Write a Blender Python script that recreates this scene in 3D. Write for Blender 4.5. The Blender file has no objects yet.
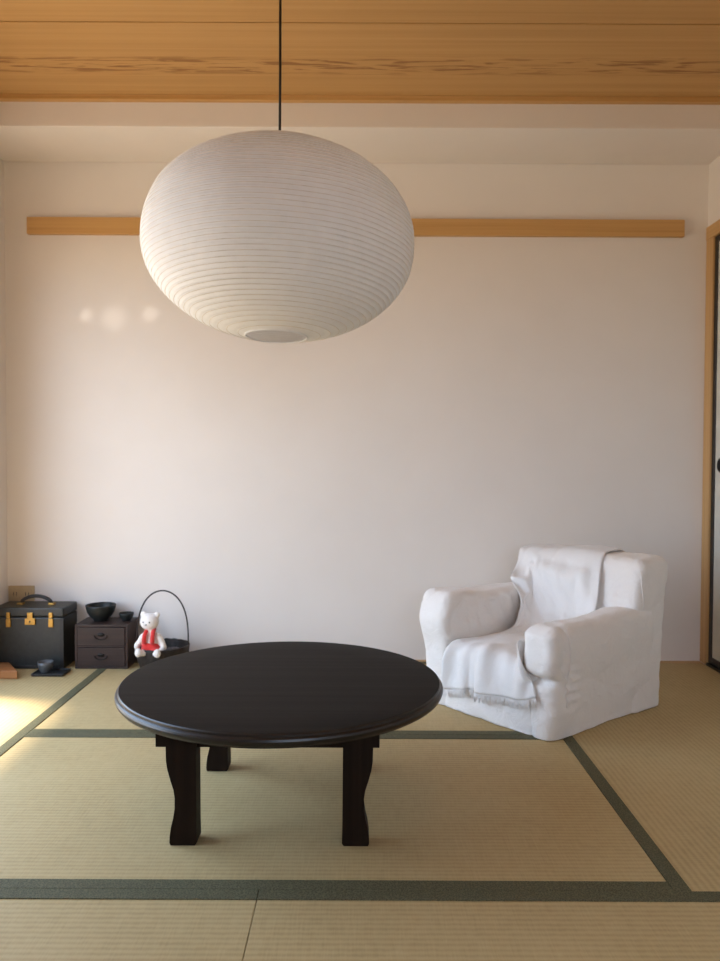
import bpy, bmesh, math, random
from mathutils import Vector, Matrix, noise
from mathutils.bvhtree import BVHTree
random.seed(7)
S = bpy.context.scene
C = S.collection
PI = math.pi

# ------------------------------------------------------------------ materials
def new_mat(name):
    m = bpy.data.materials.new(name); m.use_nodes = True
    nt = m.node_tree
    return m, nt, nt.nodes['Principled BSDF']

def nd(nt, typ, **kw):
    n = nt.nodes.new(typ)
    for k, v in kw.items():
        if k.startswith('i_'):
            key = k[2:].replace('_', ' ')
            n.inputs[key].default_value = v
        else:
            setattr(n, k, v)
    return n

def ramp(nt, stops):
    r = nt.nodes.new('ShaderNodeValToRGB')
    e = r.color_ramp.elements
    e[0].position, e[0].color = stops[0][0], (*stops[0][1], 1)
    e[1].position, e[1].color = stops[-1][0], (*stops[-1][1], 1)
    for p, c in stops[1:-1]:
        x = e.new(p); x.color = (*c, 1)
    return r

def coords(nt, scale=(1, 1, 1), rot=(0, 0, 0)):
    tc = nt.nodes.new('ShaderNodeTexCoord')
    mp = nt.nodes.new('ShaderNodeMapping')
    mp.inputs['Scale'].default_value = scale
    mp.inputs['Rotation'].default_value = rot
    nt.links.new(tc.outputs['Object'], mp.inputs['Vector'])
    return mp.outputs['Vector']

def bump(nt, bsdf, height, strength, dist):
    b = nt.nodes.new('ShaderNodeBump')
    b.inputs['Strength'].default_value = strength
    b.inputs['Distance'].default_value = dist
    nt.links.new(height, b.inputs['Height'])
    nt.links.new(b.outputs['Normal'], bsdf.inputs['Normal'])
    return b

def simple(name, col, rough=.6, metal=0., spec=.5, var=.12, vscale=40., bumpd=0., bscale=80.):
    m, nt, b = new_mat(name)
    b.inputs['Roughness'].default_value = rough
    b.inputs['Metallic'].default_value = metal
    b.inputs['Specular IOR Level'].default_value = spec
    v = coords(nt)
    n = nd(nt, 'ShaderNodeTexNoise', i_Scale=vscale, i_Detail=4.)
    nt.links.new(v, n.inputs['Vector'])
    r = ramp(nt, [(.3, tuple(c * (1 - var) for c in col)), (.7, tuple(min(1, c * (1 + var)) for c in col))])
    nt.links.new(n.outputs['Fac'], r.inputs['Fac'])
    nt.links.new(r.outputs['Color'], b.inputs['Base Color'])
    if bumpd:
        n2 = nd(nt, 'ShaderNodeTexNoise', i_Scale=bscale, i_Detail=3.)
        nt.links.new(v, n2.inputs['Vector'])
        bump(nt, b, n2.outputs['Fac'], .6, bumpd)
    return m

def wood(name, c_dark, c_mid, c_light, rough=.5, along='X', fine=60., spec=.4, streak=None, bumpd=.0006):
    """straight grain running along one object axis; streak = dark cathedral flecks colour"""
    m, nt, b = new_mat(name)
    b.inputs['Roughness'].default_value = rough
    b.inputs['Specular IOR Level'].default_value = spec
    sc = {'X': (.6, fine, fine), 'Y': (fine, .6, fine), 'Z': (fine, fine, .6)}[along]
    v = coords(nt, sc)
    n = nd(nt, 'ShaderNodeTexNoise', i_Scale=1., i_Detail=5., i_Roughness=.6)
    nt.links.new(v, n.inputs['Vector'])
    r = ramp(nt, [(.25, c_dark), (.5, c_mid), (.78, c_light)])
    nt.links.new(n.outputs['Fac'], r.inputs['Fac'])
    out = r.outputs['Color']
    if streak:
        col, y0, half, period = streak
        tc = nt.nodes.new('ShaderNodeTexCoord')
        sp = nt.nodes.new('ShaderNodeSeparateXYZ'); nt.links.new(tc.outputs['Object'], sp.inputs[0])
        a = nd(nt, 'ShaderNodeMath', operation='SUBTRACT'); nt.links.new(sp.outputs['Y'], a.inputs[0]); a.inputs[1].default_value = y0
        w = nd(nt, 'ShaderNodeMath', operation='PINGPONG'); nt.links.new(a.outputs[0], w.inputs[0]); w.inputs[1].default_value = period / 2
        k = nd(nt, 'ShaderNodeMapRange'); nt.links.new(w.outputs[0], k.inputs['Value'])
        k.inputs['From Min'].default_value = half; k.inputs['From Max'].default_value = half * .45
        v2 = coords(nt, (5.5, 55, 55))
        n2 = nd(nt, 'ShaderNodeTexNoise', i_Scale=1., i_Detail=3., i_Roughness=.55, i_Distortion=.6)
        nt.links.new(v2, n2.inputs['Vector'])
        t = nd(nt, 'ShaderNodeMapRange'); nt.links.new(n2.outputs['Fac'], t.inputs['Value'])
        t.inputs['From Min'].default_value = .50; t.inputs['From Max'].default_value = .60
        mu = nd(nt, 'ShaderNodeMath', operation='MULTIPLY'); nt.links.new(k.outputs[0], mu.inputs[0]); nt.links.new(t.outputs[0], mu.inputs[1])
        mu2 = nd(nt, 'ShaderNodeMath', operation='MULTIPLY'); nt.links.new(mu.outputs[0], mu2.inputs[0]); mu2.inputs[1].default_value = .7
        mx = nd(nt, 'ShaderNodeMix', data_type='RGBA'); nt.links.new(mu2.outputs[0], mx.inputs['Factor'])
        nt.links.new(out, mx.inputs['A']); mx.inputs['B'].default_value = (*col, 1)
        out = mx.outputs['Result']
    nt.links.new(out, b.inputs['Base Color'])
    bump(nt, b, n.outputs['Fac'], .5, bumpd)
    return m

def tatami_mat():
    m, nt, b = new_mat('tatami_rush')
    b.inputs['Roughness'].default_value = .62
    b.inputs['Specular IOR Level'].default_value = .3
    v = coords(nt)
    # rows between warps (15 mm) run along the mat; stalks run across
    w1 = nd(nt, 'ShaderNodeTexWave', wave_type='BANDS', bands_direction='Y', i_Scale=1 / .0155 / 2 * .314 * 2 / 1.0, i_Distortion=1.2, i_Detail=2., i_Detail_Scale=3.)
    nt.links.new(v, w1.inputs['Vector'])
    vs = coords(nt, (260, 14, 1))
    n1 = nd(nt, 'ShaderNodeTexNoise', i_Scale=1., i_Detail=2., i_Roughness=.6); nt.links.new(vs, n1.inputs['Vector'])
    vb = coords(nt, (34, 40, 1))
    n3 = nd(nt, 'ShaderNodeTexNoise', i_Scale=1., i_Detail=2.); nt.links.new(vb, n3.inputs['Vector'])
    n2 = nd(nt, 'ShaderNodeTexNoise', i_Scale=3.2, i_Detail=4.); nt.links.new(v, n2.inputs['Vector'])
    mix = nd(nt, 'ShaderNodeMix', data_type='FLOAT'); mix.inputs['Factor'].default_value = .62
    nt.links.new(w1.outputs['Fac'], mix.inputs['A']); nt.links.new(n1.outputs['Fac'], mix.inputs['B'])
    mix3 = nd(nt, 'ShaderNodeMix', data_type='FLOAT'); mix3.inputs['Factor'].default_value = .3
    nt.links.new(mix.outputs['Result'], mix3.inputs['A']); nt.links.new(n3.outputs['Fac'], mix3.inputs['B'])
    mix2 = nd(nt, 'ShaderNodeMix', data_type='FLOAT'); mix2.inputs['Factor'].default_value = .3
    nt.links.new(mix3.outputs['Result'], mix2.inputs['A']); nt.links.new(n2.outputs['Fac'], mix2.inputs['B'])
    r = ramp(nt, TATAMI_RAMP)
    nt.links.new(mix2.outputs['Result'], r.inputs['Fac'])
    nt.links.new(r.outputs['Color'], b.inputs['Base Color'])
    bump(nt, b, mix3.outputs['Result'], .55, .0018)
    return m

TATAMI_RAMP = [(.22, (.35, .255, .112)), (.5, (.487, .366, .175)), (.8, (.565, .438, .226))]

def border_mat():
    m, nt, b = new_mat('border_cloth')
    b.inputs['Roughness'].default_value = .75
    b.inputs['Specular IOR Level'].default_value = .25
    v = coords(nt, (300, 300, 300))
    ck = nd(nt, 'ShaderNodeTexVoronoi', i_Scale=1.); nt.links.new(v, ck.inputs['Vector'])
    r = ramp(nt, [(.2, (.062, .058, .031)), (.75, (.140, .132, .071))])
    nt.links.new(ck.outputs['Distance'], r.inputs['Fac'])
    nt.links.new(r.outputs['Color'], b.inputs['Base Color'])
    bump(nt, b, ck.outputs['Distance'], .5, .0008)
    return m

def fabric(name, col, bscale=350., bd=.0008, rough=.9, var=.03, lowbump=0.):
    m, nt, b = new_mat(name)
    b.inputs['Roughness'].default_value = rough
    b.inputs['Specular IOR Level'].default_value = .15
    b.inputs['Sheen Weight'].default_value = .25
    b.inputs['Sheen Roughness'].default_value = .6
    v = coords(nt)
    n = nd(nt, 'ShaderNodeTexNoise', i_Scale=bscale, i_Detail=3.); nt.links.new(v, n.inputs['Vector'])
    n2 = nd(nt, 'ShaderNodeTexNoise', i_Scale=18., i_Detail=5., i_Roughness=.62, i_Distortion=.8); nt.links.new(v, n2.inputs['Vector'])
    r = ramp(nt, [(.3, tuple(c * (1 - var) for c in col)), (.7, tuple(min(1, c * (1 + var)) for c in col))])
    nt.links.new(n.outputs['Fac'], r.inputs['Fac']); nt.links.new(r.outputs['Color'], b.inputs['Base Color'])
    b1 = bump(nt, b, n.outputs['Fac'], .5, bd)
    if lowbump:
        b0 = nt.nodes.new('ShaderNodeBump'); b0.inputs['Strength'].default_value = .6; b0.inputs['Distance'].default_value = lowbump
        nt.links.new(n2.outputs['Fac'], b0.inputs['Height']); nt.links.new(b0.outputs['Normal'], b1.inputs['Normal'])
    return m

def paper_mat():
    m, nt, b = new_mat('washi_paper')
    nt.nodes.remove(b)
    out = nt.nodes['Material Output']
    df = nt.nodes.new('ShaderNodeBsdfDiffuse'); tr = nt.nodes.new('ShaderNodeBsdfTranslucent'); ms = nt.nodes.new('ShaderNodeMixShader')
    v = coords(nt)
    n = nd(nt, 'ShaderNodeTexNoise', i_Scale=26., i_Detail=6., i_Roughness=.65); nt.links.new(v, n.inputs['Vector'])
    r = ramp(nt, [(.3, (.88, .88, .88)), (.7, (.93, .93, .93))]); nt.links.new(n.outputs['Fac'], r.inputs['Fac'])
    nt.links.new(r.outputs['Color'], df.inputs['Color']); nt.links.new(r.outputs['Color'], tr.inputs['Color'])
    bp = nt.nodes.new('ShaderNodeBump'); bp.inputs['Strength'].default_value = .35; bp.inputs['Distance'].default_value = .006
    nt.links.new(n.outputs['Fac'], bp.inputs['Height']); nt.links.new(bp.outputs['Normal'], df.inputs['Normal'])
    ms.inputs['Fac'].default_value = .17
    nt.links.new(df.outputs[0], ms.inputs[1]); nt.links.new(tr.outputs[0], ms.inputs[2]); nt.links.new(ms.outputs[0], out.inputs['Surface'])
    return m

def glass_mat():
    m, nt, b = new_mat('window_glass')
    nt.nodes.remove(b)
    out = nt.nodes['Material Output']
    t = nt.nodes.new('ShaderNodeBsdfTransparent'); g = nt.nodes.new('ShaderNodeBsdfGlossy'); g.inputs['Roughness'].default_value = .02
    ms = nt.nodes.new('ShaderNodeMixShader'); ms.inputs['Fac'].default_value = .05; nt.links.new(t.outputs[0], ms.inputs[1]); nt.links.new(g.outputs[0], ms.inputs[2])
    nt.links.new(ms.outputs[0], out.inputs['Surface'])
    return m

M = {}
M['wall'] = simple('wall_plaster', (.775, .725, .68), .72, 0, .3, .012, 6., .0005, 220.)
M['ceil'] = wood('ceiling_cedar', (.45, .25, .085), (.51, .29, .105), (.56, .33, .128), .55, 'X', 45., .3, ((.20, .075, .02), 2.79, .075, .495))
M['trim'] = wood('cypress_trim', (.46, .25, .08), (.56, .32, .115), (.63, .38, .15), .45, 'X', 60., .4)
M['trimv'] = wood('cypress_jamb', (.44, .25, .09), (.53, .32, .13), (.60, .38, .17), .45, 'Z', 60., .4)
M['trimy'] = wood('cypress_lintel', (.44, .25, .09), (.53, .32, .13), (.60, .38, .17), .45, 'Y', 60., .4)
M['tatami'] = tatami_mat()
M['border'] = border_mat()
M['seamstrip'] = simple('dark_joint_backing', (.12, .085, .045), .8)  # plain dark backing under the mats and above the ceiling boards
M['black'] = wood('black_stained_wood', (.006, .0047, .0042), (.009, .0071, .0064), (.017, .0138, .0122), .5, 'X', 35., .05, None, .0008)
M['rim'] = wood('polished_black_rim', (.008, .0062, .0055), (.012, .0095, .0085), (.022, .0175, .0155), .33, 'X', 35., .5, None, .0012)
M['leg'] = wood('dark_leg_wood', (.010, .0052, .003), (.015, .008, .0045), (.022, .012, .007), .6, 'Z', 50., .12)
M['chair'] = fabric('white_cotton', (.85, .815, .78), 420., .0006, .92, .02, .012)
M['throw'] = fabric('white_wool', (.82, .805, .79), 500., .0012, .95, .03, .004)
M['bouncewood'] = wood('unseen_wall_bounce_wood', (.40, .34, .27), (.46, .39, .31), (.52, .45, .36), .5, 'Z', 20., .3)  # made-up finish for the unseen front wall, tone picked to steer bounce light
M['paper'] = paper_mat()
M['rib'] = simple('bamboo_strip', (.78, .73, .66), .7)
M['cord'] = simple('black_cord', (.012, .011, .011), .5)
M['socket'] = simple('socket_plastic', (.10, .09, .085), .5)
M['bulb'] = simple('frosted_bulb', (.75, .72, .68), .3, 0, .5, .02)
M['leather'] = simple('black_leather', (.018, .020, .019), .45, 0, .5, .25, 60., .0006, 260.)
M['leatheredge'] = simple('worn_black_leather_edge', (.012, .011, .011), .5, 0, .5, .2)
M['brass'] = simple('aged_brass', (.42, .25, .07), .42, 1., .5, .2, 90.)
M['chest'] = wood('dark_brown_chest_wood', (.020, .010, .008), (.034, .017, .013), (.050, .026, .019), .5, 'X', 70., .4)
M['iron'] = simple('black_iron', (.018, .021, .020), .5, .3, .5, .3, 60., .0005, 200.)
M['ironring'] = simple('dark_iron_pull', (.012, .010, .009), .45, .6)
M['wicker'] = simple('dark_wicker', (.022, .016, .013), .6, 0, .4, .4, 90., .001, 160.)
M['basketcloth'] = simple('dark_patterned_cloth', (.10, .085, .085), .85, 0, .2, .9, 85.)
M['plush'] = fabric('cream_plush', (.84, .78, .72), 260., .002, .95, .04)
M['red'] = fabric('red_felt', (.66, .035, .030), 300., .001, .9, .08)
M['bead'] = simple('black_bead', (.01, .01, .01), .25)
M['cup'] = simple('grey_glaze', (.085, .09, .095), .4, 0, .5, .15)
M['tray'] = simple('black_lacquer', (.010, .010, .011), .35)
M['plank'] = wood('orange_brown_plank', (.26, .10, .03), (.36, .15, .05), (.45, .21, .08), .5, 'X', 50., .4)
M['plate'] = simple('beige_plastic', (.50, .37, .21), .5, 0, .4, .05)
M['slot'] = simple('outlet_slot', (.05, .04, .03), .6)
M['lacq'] = simple('black_lacquer_frame', (.010, .009, .009), .35)
M['fusuma'] = simple('fusuma_paper', (.60, .59, .53), .8, 0, .2, .05, 18.)
M['alu'] = simple('window_aluminium', (.42, .40, .38), .45, .6)
M['glass'] = glass_mat()

# ------------------------------------------------------------------ mesh helpers
def link(name, me, mat, parent=None, smooth=False, loc=None):
    o = bpy.data.objects.new(name, me); C.objects.link(o)
    if mat: me.materials.append(mat)
    if smooth:
        for p in me.polygons: p.use_smooth = True
    if parent: o.parent = parent
    if loc: o.location = loc
    return o

def from_bm(name, bm, mat, parent=None, smooth=False, loc=None):
    bmesh.ops.recalc_face_normals(bm, faces=bm.faces)
    me = bpy.data.meshes.new(name); bm.to_mesh(me); bm.free()
    return link(name, me, mat, parent, smooth, loc)

def add_box(bm, x0, x1, y0, y1, z0, z1, bev=0., seg=2):
    r = bmesh.ops.create_cube(bm, size=1.)
    vs = r['verts']
    for v in vs:
        v.co = Vector((x0 + (v.co.x + .5) * (x1 - x0), y0 + (v.co.y + .5) * (y1 - y0), z0 + (v.co.z + .5) * (z1 - z0)))
    if bev:
        es = list({e for v in vs for e in v.link_edges})
        bmesh.ops.bevel(bm, geom=es, offset=bev, segments=seg, profile=.6, affect='EDGES')

def boxes(name, lst, mat, parent=None, bev=0., seg=2, loc=None):
    bm = bmesh.new()
    for b in lst: add_box(bm, *b, bev, seg)
    return from_bm(name, bm, mat, parent, False, loc)

def lathe_bm(bm, prof, n=64, cx=0., cy=0., squash=1.):
    rings = []
    for r, z in prof:
        if r < 1e-6: rings.append([bm.verts.new((cx, cy, z))])
        else: rings.append([bm.verts.new((cx + r * math.cos(2 * PI * k / n), cy + r * squash * math.sin(2 * PI * k / n), z)) for k in range(n)])
    for a, b in zip(rings, rings[1:]):
        if len(a) == 1 and len(b) == 1: continue
        for k in range(n):
            j = (k + 1) % n
            if len(a) == 1: bm.faces.new((a[0], b[j], b[k]))
            elif len(b) == 1: bm.faces.new((a[k], a[j], b[0]))
            else: bm.faces.new((a[k], a[j], b[j], b[k]))

def lathe(name, prof, mat, parent=None, n=64, cx=0., cy=0., smooth=True, loc=None, squash=1.):
    bm = bmesh.new(); lathe_bm(bm, prof, n, cx, cy, squash)
    return from_bm(name, bm, mat, parent, smooth, loc)

def tube_bm(bm, pts, r, n=8, caps=True):
    pts = [Vector(p) for p in pts]
    rr = r if isinstance(r, (list, tuple)) else [r] * len(pts)
    prev = None; rings = []
    for i, p in enumerate(pts):
        t = (pts[min(i + 1, len(pts) - 1)] - pts[max(i - 1, 0)])
        if t.length < 1e-9: t = Vector((0, 0, 1))
        t.normalize()
        if prev is None:
            a = Vector((0, 0, 1)) if abs(t.z) < .9 else Vector((1, 0, 0))
            u = t.cross(a).normalized()
        else:
            u = (prev - t * prev.dot(t)).normalized()
        prev = u; w = t.cross(u)
        rings.append([bm.verts.new(p + (u * math.cos(2 * PI * k / n) + w * math.sin(2 * PI * k / n)) * rr[i]) for k in range(n)])
    for a, b in zip(rings, rings[1:]):
        for k in range(n):
            j = (k + 1) % n
            bm.faces.new((a[k], a[j], b[j], b[k]))
    if caps:
        bm.faces.new(rings[0][::-1]); bm.faces.new(rings[-1])

def tube(name, pts, r, mat, parent=None, n=8, loc=None):
    bm = bmesh.new(); tube_bm(bm, pts, r, n)
    return from_bm(name, bm, mat, parent, True, loc)

def prism(name, poly, y0, y1, mat, parent=None, bev=.0, loc=None, smooth=False):
    """poly: (x,z) outline extruded along y"""
    bm = bmesh.new()
    a = [bm.verts.new((x, y0, z)) for x, z in poly]; b = [bm.verts.new((x, y1, z)) for x, z in poly]
    bm.faces.new(a); bm.faces.new(b[::-1])
    n = len(poly)
    for k in range(n): bm.faces.new((a[k], a[(k + 1) % n], b[(k + 1) % n], b[k]))
    if bev:
        es = [e for e in bm.edges if e.is_boundary is False and e.calc_face_angle(0) > .9]
        bmesh.ops.bevel(bm, geom=es, offset=bev, segments=2, profile=.5, affect='EDGES')
    return from_bm(name, bm, mat, parent, smooth, loc)

def ellip(bm, c, rad, rot=None, seg=20):
    r = bmesh.ops.create_uvsphere(bm, u_segments=seg, v_segments=seg // 2, radius=1.)
    for v in r['verts']:
        p = Vector((v.co.x * rad[0], v.co.y * rad[1], v.co.z * rad[2]))
        if rot: p.rotate(rot)
        v.co = p + Vector(c)

def fuse(name, bm, vox, mat, parent=None, sm=4):
    """voxel-union of overlapping lumps, smoothed to one continuous skin"""
    me = bpy.data.meshes.new('tmp'); bm.to_mesh(me); bm.free()
    t = bpy.data.objects.new('tmp', me); C.objects.link(t)
    md = t.modifiers.new('r', 'REMESH'); md.mode = 'VOXEL'; md.voxel_size = vox
    m2 = t.modifiers.new('s', 'SMOOTH'); m2.iterations = sm; m2.factor = .6
    dg = bpy.context.evaluated_depsgraph_get(); dg.update()
    out = bpy.data.meshes.new_from_object(t.evaluated_get(dg)); out.name = name
    bpy.data.objects.remove(t); bpy.data.meshes.remove(me)
    return link(name, out, mat, parent, True)

def rbox(lo, hi, r, step, warp=None, floor=False):
    """soft rounded box as a dense quad grid -> bmesh (warp moves every vertex)"""
    lo, hi = Vector(lo), Vector(hi); size = hi - lo
    n = [max(4, int(size[i] / step)) for i in range(3)]
    bm = bmesh.new(); cache = {}
    def vert(i, j, k):
        key = (i, j, k)
        if key not in cache:
            p = Vector((lo.x + size.x * i / n[0], lo.y + size.y * j / n[1], lo.z + size.z * k / n[2]))
            q = Vector([min(max(p[a], lo[a] + r), hi[a] - r) for a in range(3)])
            d = p - q
            if d.length > 1e-9: p = q + d.normalized() * min(r, d.length if sum(abs(c) > 1e-9 for c in d) == 1 else r)
            cache[key] = bm.verts.new(p)
        return cache[key]
    for ax in range(3):
        b, c = [(1, 2), (2, 0), (0, 1)][ax]
        for side in (0, n[ax]):
            for i in range(n[b]):
                for j in range(n[c]):
                    idx = []
                    for di, dj in ((0, 0), (1, 0), (1, 1), (0, 1)):
                        t = [0, 0, 0]; t[ax] = side; t[b] = i + di; t[c] = j + dj
                        idx.append(vert(*t))
                    if side == 0: idx.reverse()
                    bm.faces.new(idx)
    bm.normal_update()
    if warp:
        nv = [(v, v.co.copy(), v.normal.copy()) for v in bm.verts]
        for v, p, nn in nv: v.co = warp(p, nn)
    if floor:
        for v in bm.verts: v.co.z = max(v.co.z, .0027)
    return bm

def sstep(a, b, x):
    t = min(1, max(0, (x - a) / (b - a))); return t * t * (3 - 2 * t)

def empty(name, loc, rz=0., label=None, cat=None, group=None):
    o = bpy.data.objects.new(name, None); C.objects.link(o)
    o.location = loc; o.rotation_euler = (0, 0, rz); o.empty_display_size = .05
    tag(o, label, cat, group); return o

def tag(o, label, cat, group=None):
    if label: o['label'] = label
    if cat: o['category'] = cat
    if group: o['group'] = group
    return o

def struct(o):
    o['kind'] = 'structure'; return o

# ------------------------------------------------------------------ setting
XL, XR, YB, YF = -1.56, 1.518, 3.40, -1.25
ZC, ZS, YS = 2.293, 2.181, 3.037
T = .12
struct(boxes('floor', [(XL - T, XR + T, YF - T, YB + T, -.12, -.055)], M['seamstrip']))
struct(boxes('wall_back', [(XL - T, XR + T, YB, YB + T, -.055, 2.5)], M['wall']))
FX0, FX1, FZ0, FZ1 = -.20, 1.40, .75, 1.98      # added unseen window behind the camera, sized and placed for frontal fill
struct(boxes('wall_front', [(XL - T, FX0, YF - T, YF, -.055, 2.5), (FX1, XR + T, YF - T, YF, -.055, 2.5), (FX0, FX1, YF - T, YF, FZ1, 2.5), (FX0, FX1, YF - T, YF, -.055, FZ0)], M['bouncewood']))
w2 = struct(boxes('fill_window', [(FX0 - .02, FX1 + .02, YF - T, YF + .012, FZ1 - .045, FZ1 + .02), (FX0 - .02, FX1 + .02, YF - T, YF + .012, FZ0 - .02, FZ0 + .045),
                              (FX0 - .02, FX0 + .045, YF - T, YF + .012, FZ0 + .045, FZ1 - .045), (FX1 - .045, FX1 + .02, YF - T, YF + .012, FZ0 + .045, FZ1 - .045)], M['trim']))
xm = (FX0 + FX1) / 2
for a, b, y in ((FX0 + .046, xm + .03, YF - .05), (xm - .03, FX1 - .046, YF - .085)):
    sash = boxes('sash', [(a, a + .045, y, y + .03, FZ0 + .046, FZ1 - .046), (b - .045, b, y, y + .03, FZ0 + .046, FZ1 - .046),
                          (a + .045, b - .045, y, y + .03, FZ1 - .09, FZ1 - .046), (a + .045, b - .045, y, y + .03, FZ0 + .046, FZ0 + .11)], M['alu'], w2)
    boxes('pane', [(a + .045, b - .045, y + .012, y + .017, FZ0 + .11, FZ1 - .09)], M['glass'], sash)
# boxed beam along the back wall
struct(boxes('trim_1', [(XL, XR, YS, YB - .001, ZS, ZC + .12)], M['wall'], bev=.004))
# left wall with the wide sliding window that lights the room
WY0, WY1, WZ0, WZ1 = 1.15, 3.02, .03, 1.86
struct(boxes('wall_left', [(XL - T, XL, WY1, YB, -.055, 2.5), (XL - T, XL, YF, WY0, -.055, 2.5),
                          (XL - T, XL, WY0, WY1, WZ1, 2.5), (XL - T, XL, WY0, WY1, -.055, WZ0)], M['wall']))
win = struct(boxes('window_1', [(XL - T, XL + .012, WY0, WY1, WZ1 - .045, WZ1 + .02), (XL - T, XL + .012, WY0, WY1, WZ0 - .02, WZ0 + .045),
                               (XL - T, XL + .012, WY0 - .02, WY0 + .045, WZ0 - .02, WZ1 + .02), (XL - T, XL + .012, WY1 - .045, WY1 + .02, WZ0 - .02, WZ1 + .02)], M['trimy']))
ym = (WY0 + WY1) / 2
for a, b, x in ((WY0 + .046, ym + .03, XL - .05), (ym - .03, WY1 - .046, XL - .085)):
    sash = boxes('sash', [(x, x + .03, a, a + .045, WZ0 + .046, WZ1 - .046), (x, x + .03, b - .045, b, WZ0 + .046, WZ1 - .046),
                          (x, x + .03, a + .045, b - .045, WZ1 - .09, WZ1 - .046), (x, x + .03, a + .045, b - .045, WZ0 + .046, WZ0 + .11)], M['alu'], win)
    boxes('pane', [(x + .012, x + .017, a + .045, b - .045, WZ0 + .11, WZ1 - .09)], M['glass'], sash)
# right wall: solid above the lintel, sliding doors below
DY0, DY1, DZ = 1.50, 3.335, 1.852
struct(boxes('wall_right', [(XR, XR + T, YF, YB, DZ + .055, 2.5), (XR, XR + T, DY1 + .04, YB, -.055, DZ + .055), (XR, XR + T, YF, DY0 - .06, -.055, DZ + .055)], M['wall']))
struct(boxes('trim_2', [(XR - .006, XR + T, DY1, YB - .001, 0, DZ)], M['trimv'], bev=.003))
struct(boxes('trim_3', [(XR - .008, XR + T, DY0 - .06, YB - .001, DZ, DZ + .056)], M['trimy'], bev=.003))
struct(boxes('trim_4', [(XR - .006, XR + T, DY0 - .06, DY0, 0, DZ)], M['trimv'], bev=.003))
for i, (a, b, x) in enumerate(((2.40, DY1 - .001, XR + .003), (DY0 + .001, 2.43, XR + .036))):
    d = struct(boxes('door_%d' % (i + 1), [(x + .004, x + .024, a + .02, b - .02, .035, DZ - .022)], M['fusuma']))
    boxes('door_frame', [(x, x + .028, a, a + .028, .012, DZ - .002), (x, x + .028, b - .028, b, .012, DZ - .002),
                         (x, x + .028, a + .028, b - .028, DZ - .028, DZ - .002), (x, x + .028, a + .028, b - .028, .012, .040)], M['lacq'], d, .002)
    yp = b - .085 if i == 0 else a + .085
    bm = bmesh.new(); lathe_bm(bm, [(0, 0), (.022, 0), (.025, .004), (.029, .006), (.031, .003), (.031, -.004)], 28)
    bmesh.ops.rotate(bm, verts=bm.verts, matrix=Matrix.Rotation(-PI / 2, 3, 'Y'))
    bmesh.ops.translate(bm, verts=bm.verts, vec=(x + .003, yp, .87))
    from_bm('door_pull', bm, M['ironring'], d, True)
struct(boxes('trim_5', [(XR - .006, XR + T, DY0, DY1, -.054, .010)], M['lacq']))
# cedar board ceiling
bw = .495; y = YS - .022; bl = []
while y > YF:
    y0 = max(YF, y - bw); bl.append((XL, XR, y0 + .0025, y - .0025, ZC, ZC + .02)); y -= bw
ce = struct(boxes('ceiling', bl, M['ceil'], None, .0035))
struct(boxes('trim_6', [(XL, XR, YF, YS - .001, ZC + .019, ZC + .06)], M['seamstrip']))
struct(boxes('trim_7', [(XL, XR, YS - .024, YS + .003, ZC - .018, ZC + .03)], M['trim'], bev=.003))
# picture rail on the back wall and the thin wood strip along the mats
struct(boxes('trim_8', [(-1.455, 1.408, YB - .024, YB - .0005, 1.864, 1.937)], M['trim'], bev=.003))
struct(boxes('trim_9', [(XL, XR - .007, 3.363, YB - .001, -.055, .0)], M['trimy']))

# ------------------------------------------------------------------ tatami mats
def mat_obj(x0, x1, y0, y1, label, borders, axis='X'):
    """rush mat; local x runs along its length"""
    cx, cy = (x0 + x1) / 2, (y0 + y1) / 2
    g = .0006
    L, Wd = (x1 - x0, y1 - y0) if axis == 'X' else (y1 - y0, x1 - x0)
    root = empty('tatami_mat', (cx, cy, 0), 0 if axis == 'X' else PI / 2, label, 'floor mat', 'straw mats laid edge to edge')
    boxes('rush_surface', [(-L / 2 + g, L / 2 - g, -Wd / 2 + g, Wd / 2 - g, -.054, 0)], M['tatami'], root, .0015)
    for s in borders:
        e = s * (Wd / 2 - g); i = s * (Wd / 2 - .036)
        boxes('cloth_border', [(-L / 2 + g, L / 2 - g, min(e, i), max(e, i), -.03, .0022)], M['border'], root, .001)
    return root
XA, XB = -1.066, .651
Y1, Y2, Y3 = 1.562, 2.461, 3.362
mat_obj(XA, XB, Y1, Y2, 'straw tatami mat under the black round table, green cloth borders front and back', (-1, 1))
mat_obj(XA, XB, Y2, Y3, 'straw tatami mat along the back wall, behind the black round table', (-1, 1))
mat_obj(XL + .001, XA, Y1, Y3, 'sunlit straw tatami mat running along the left wall, under the black trunk', (-1,), 'Y')
mat_obj(XB, XR - .007, Y1, Y3, 'straw tatami mat beside the sliding door, right of the white armchair', (1,), 'Y')
mat_obj(XL + .001, -.204, Y1 - .88, Y1, 'straw tatami mat at the front left, left of the dark seam', (1, -1))
mat_obj(-.204, XR - .007, Y1 - .88, Y1, 'straw tatami mat at the front right, right of the dark seam', (1, -1))
struct(boxes('floor', [(XL + .001, XR - .007, YF + .001, Y1 - .881, -.054, 0)], M['tatami']))

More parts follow.
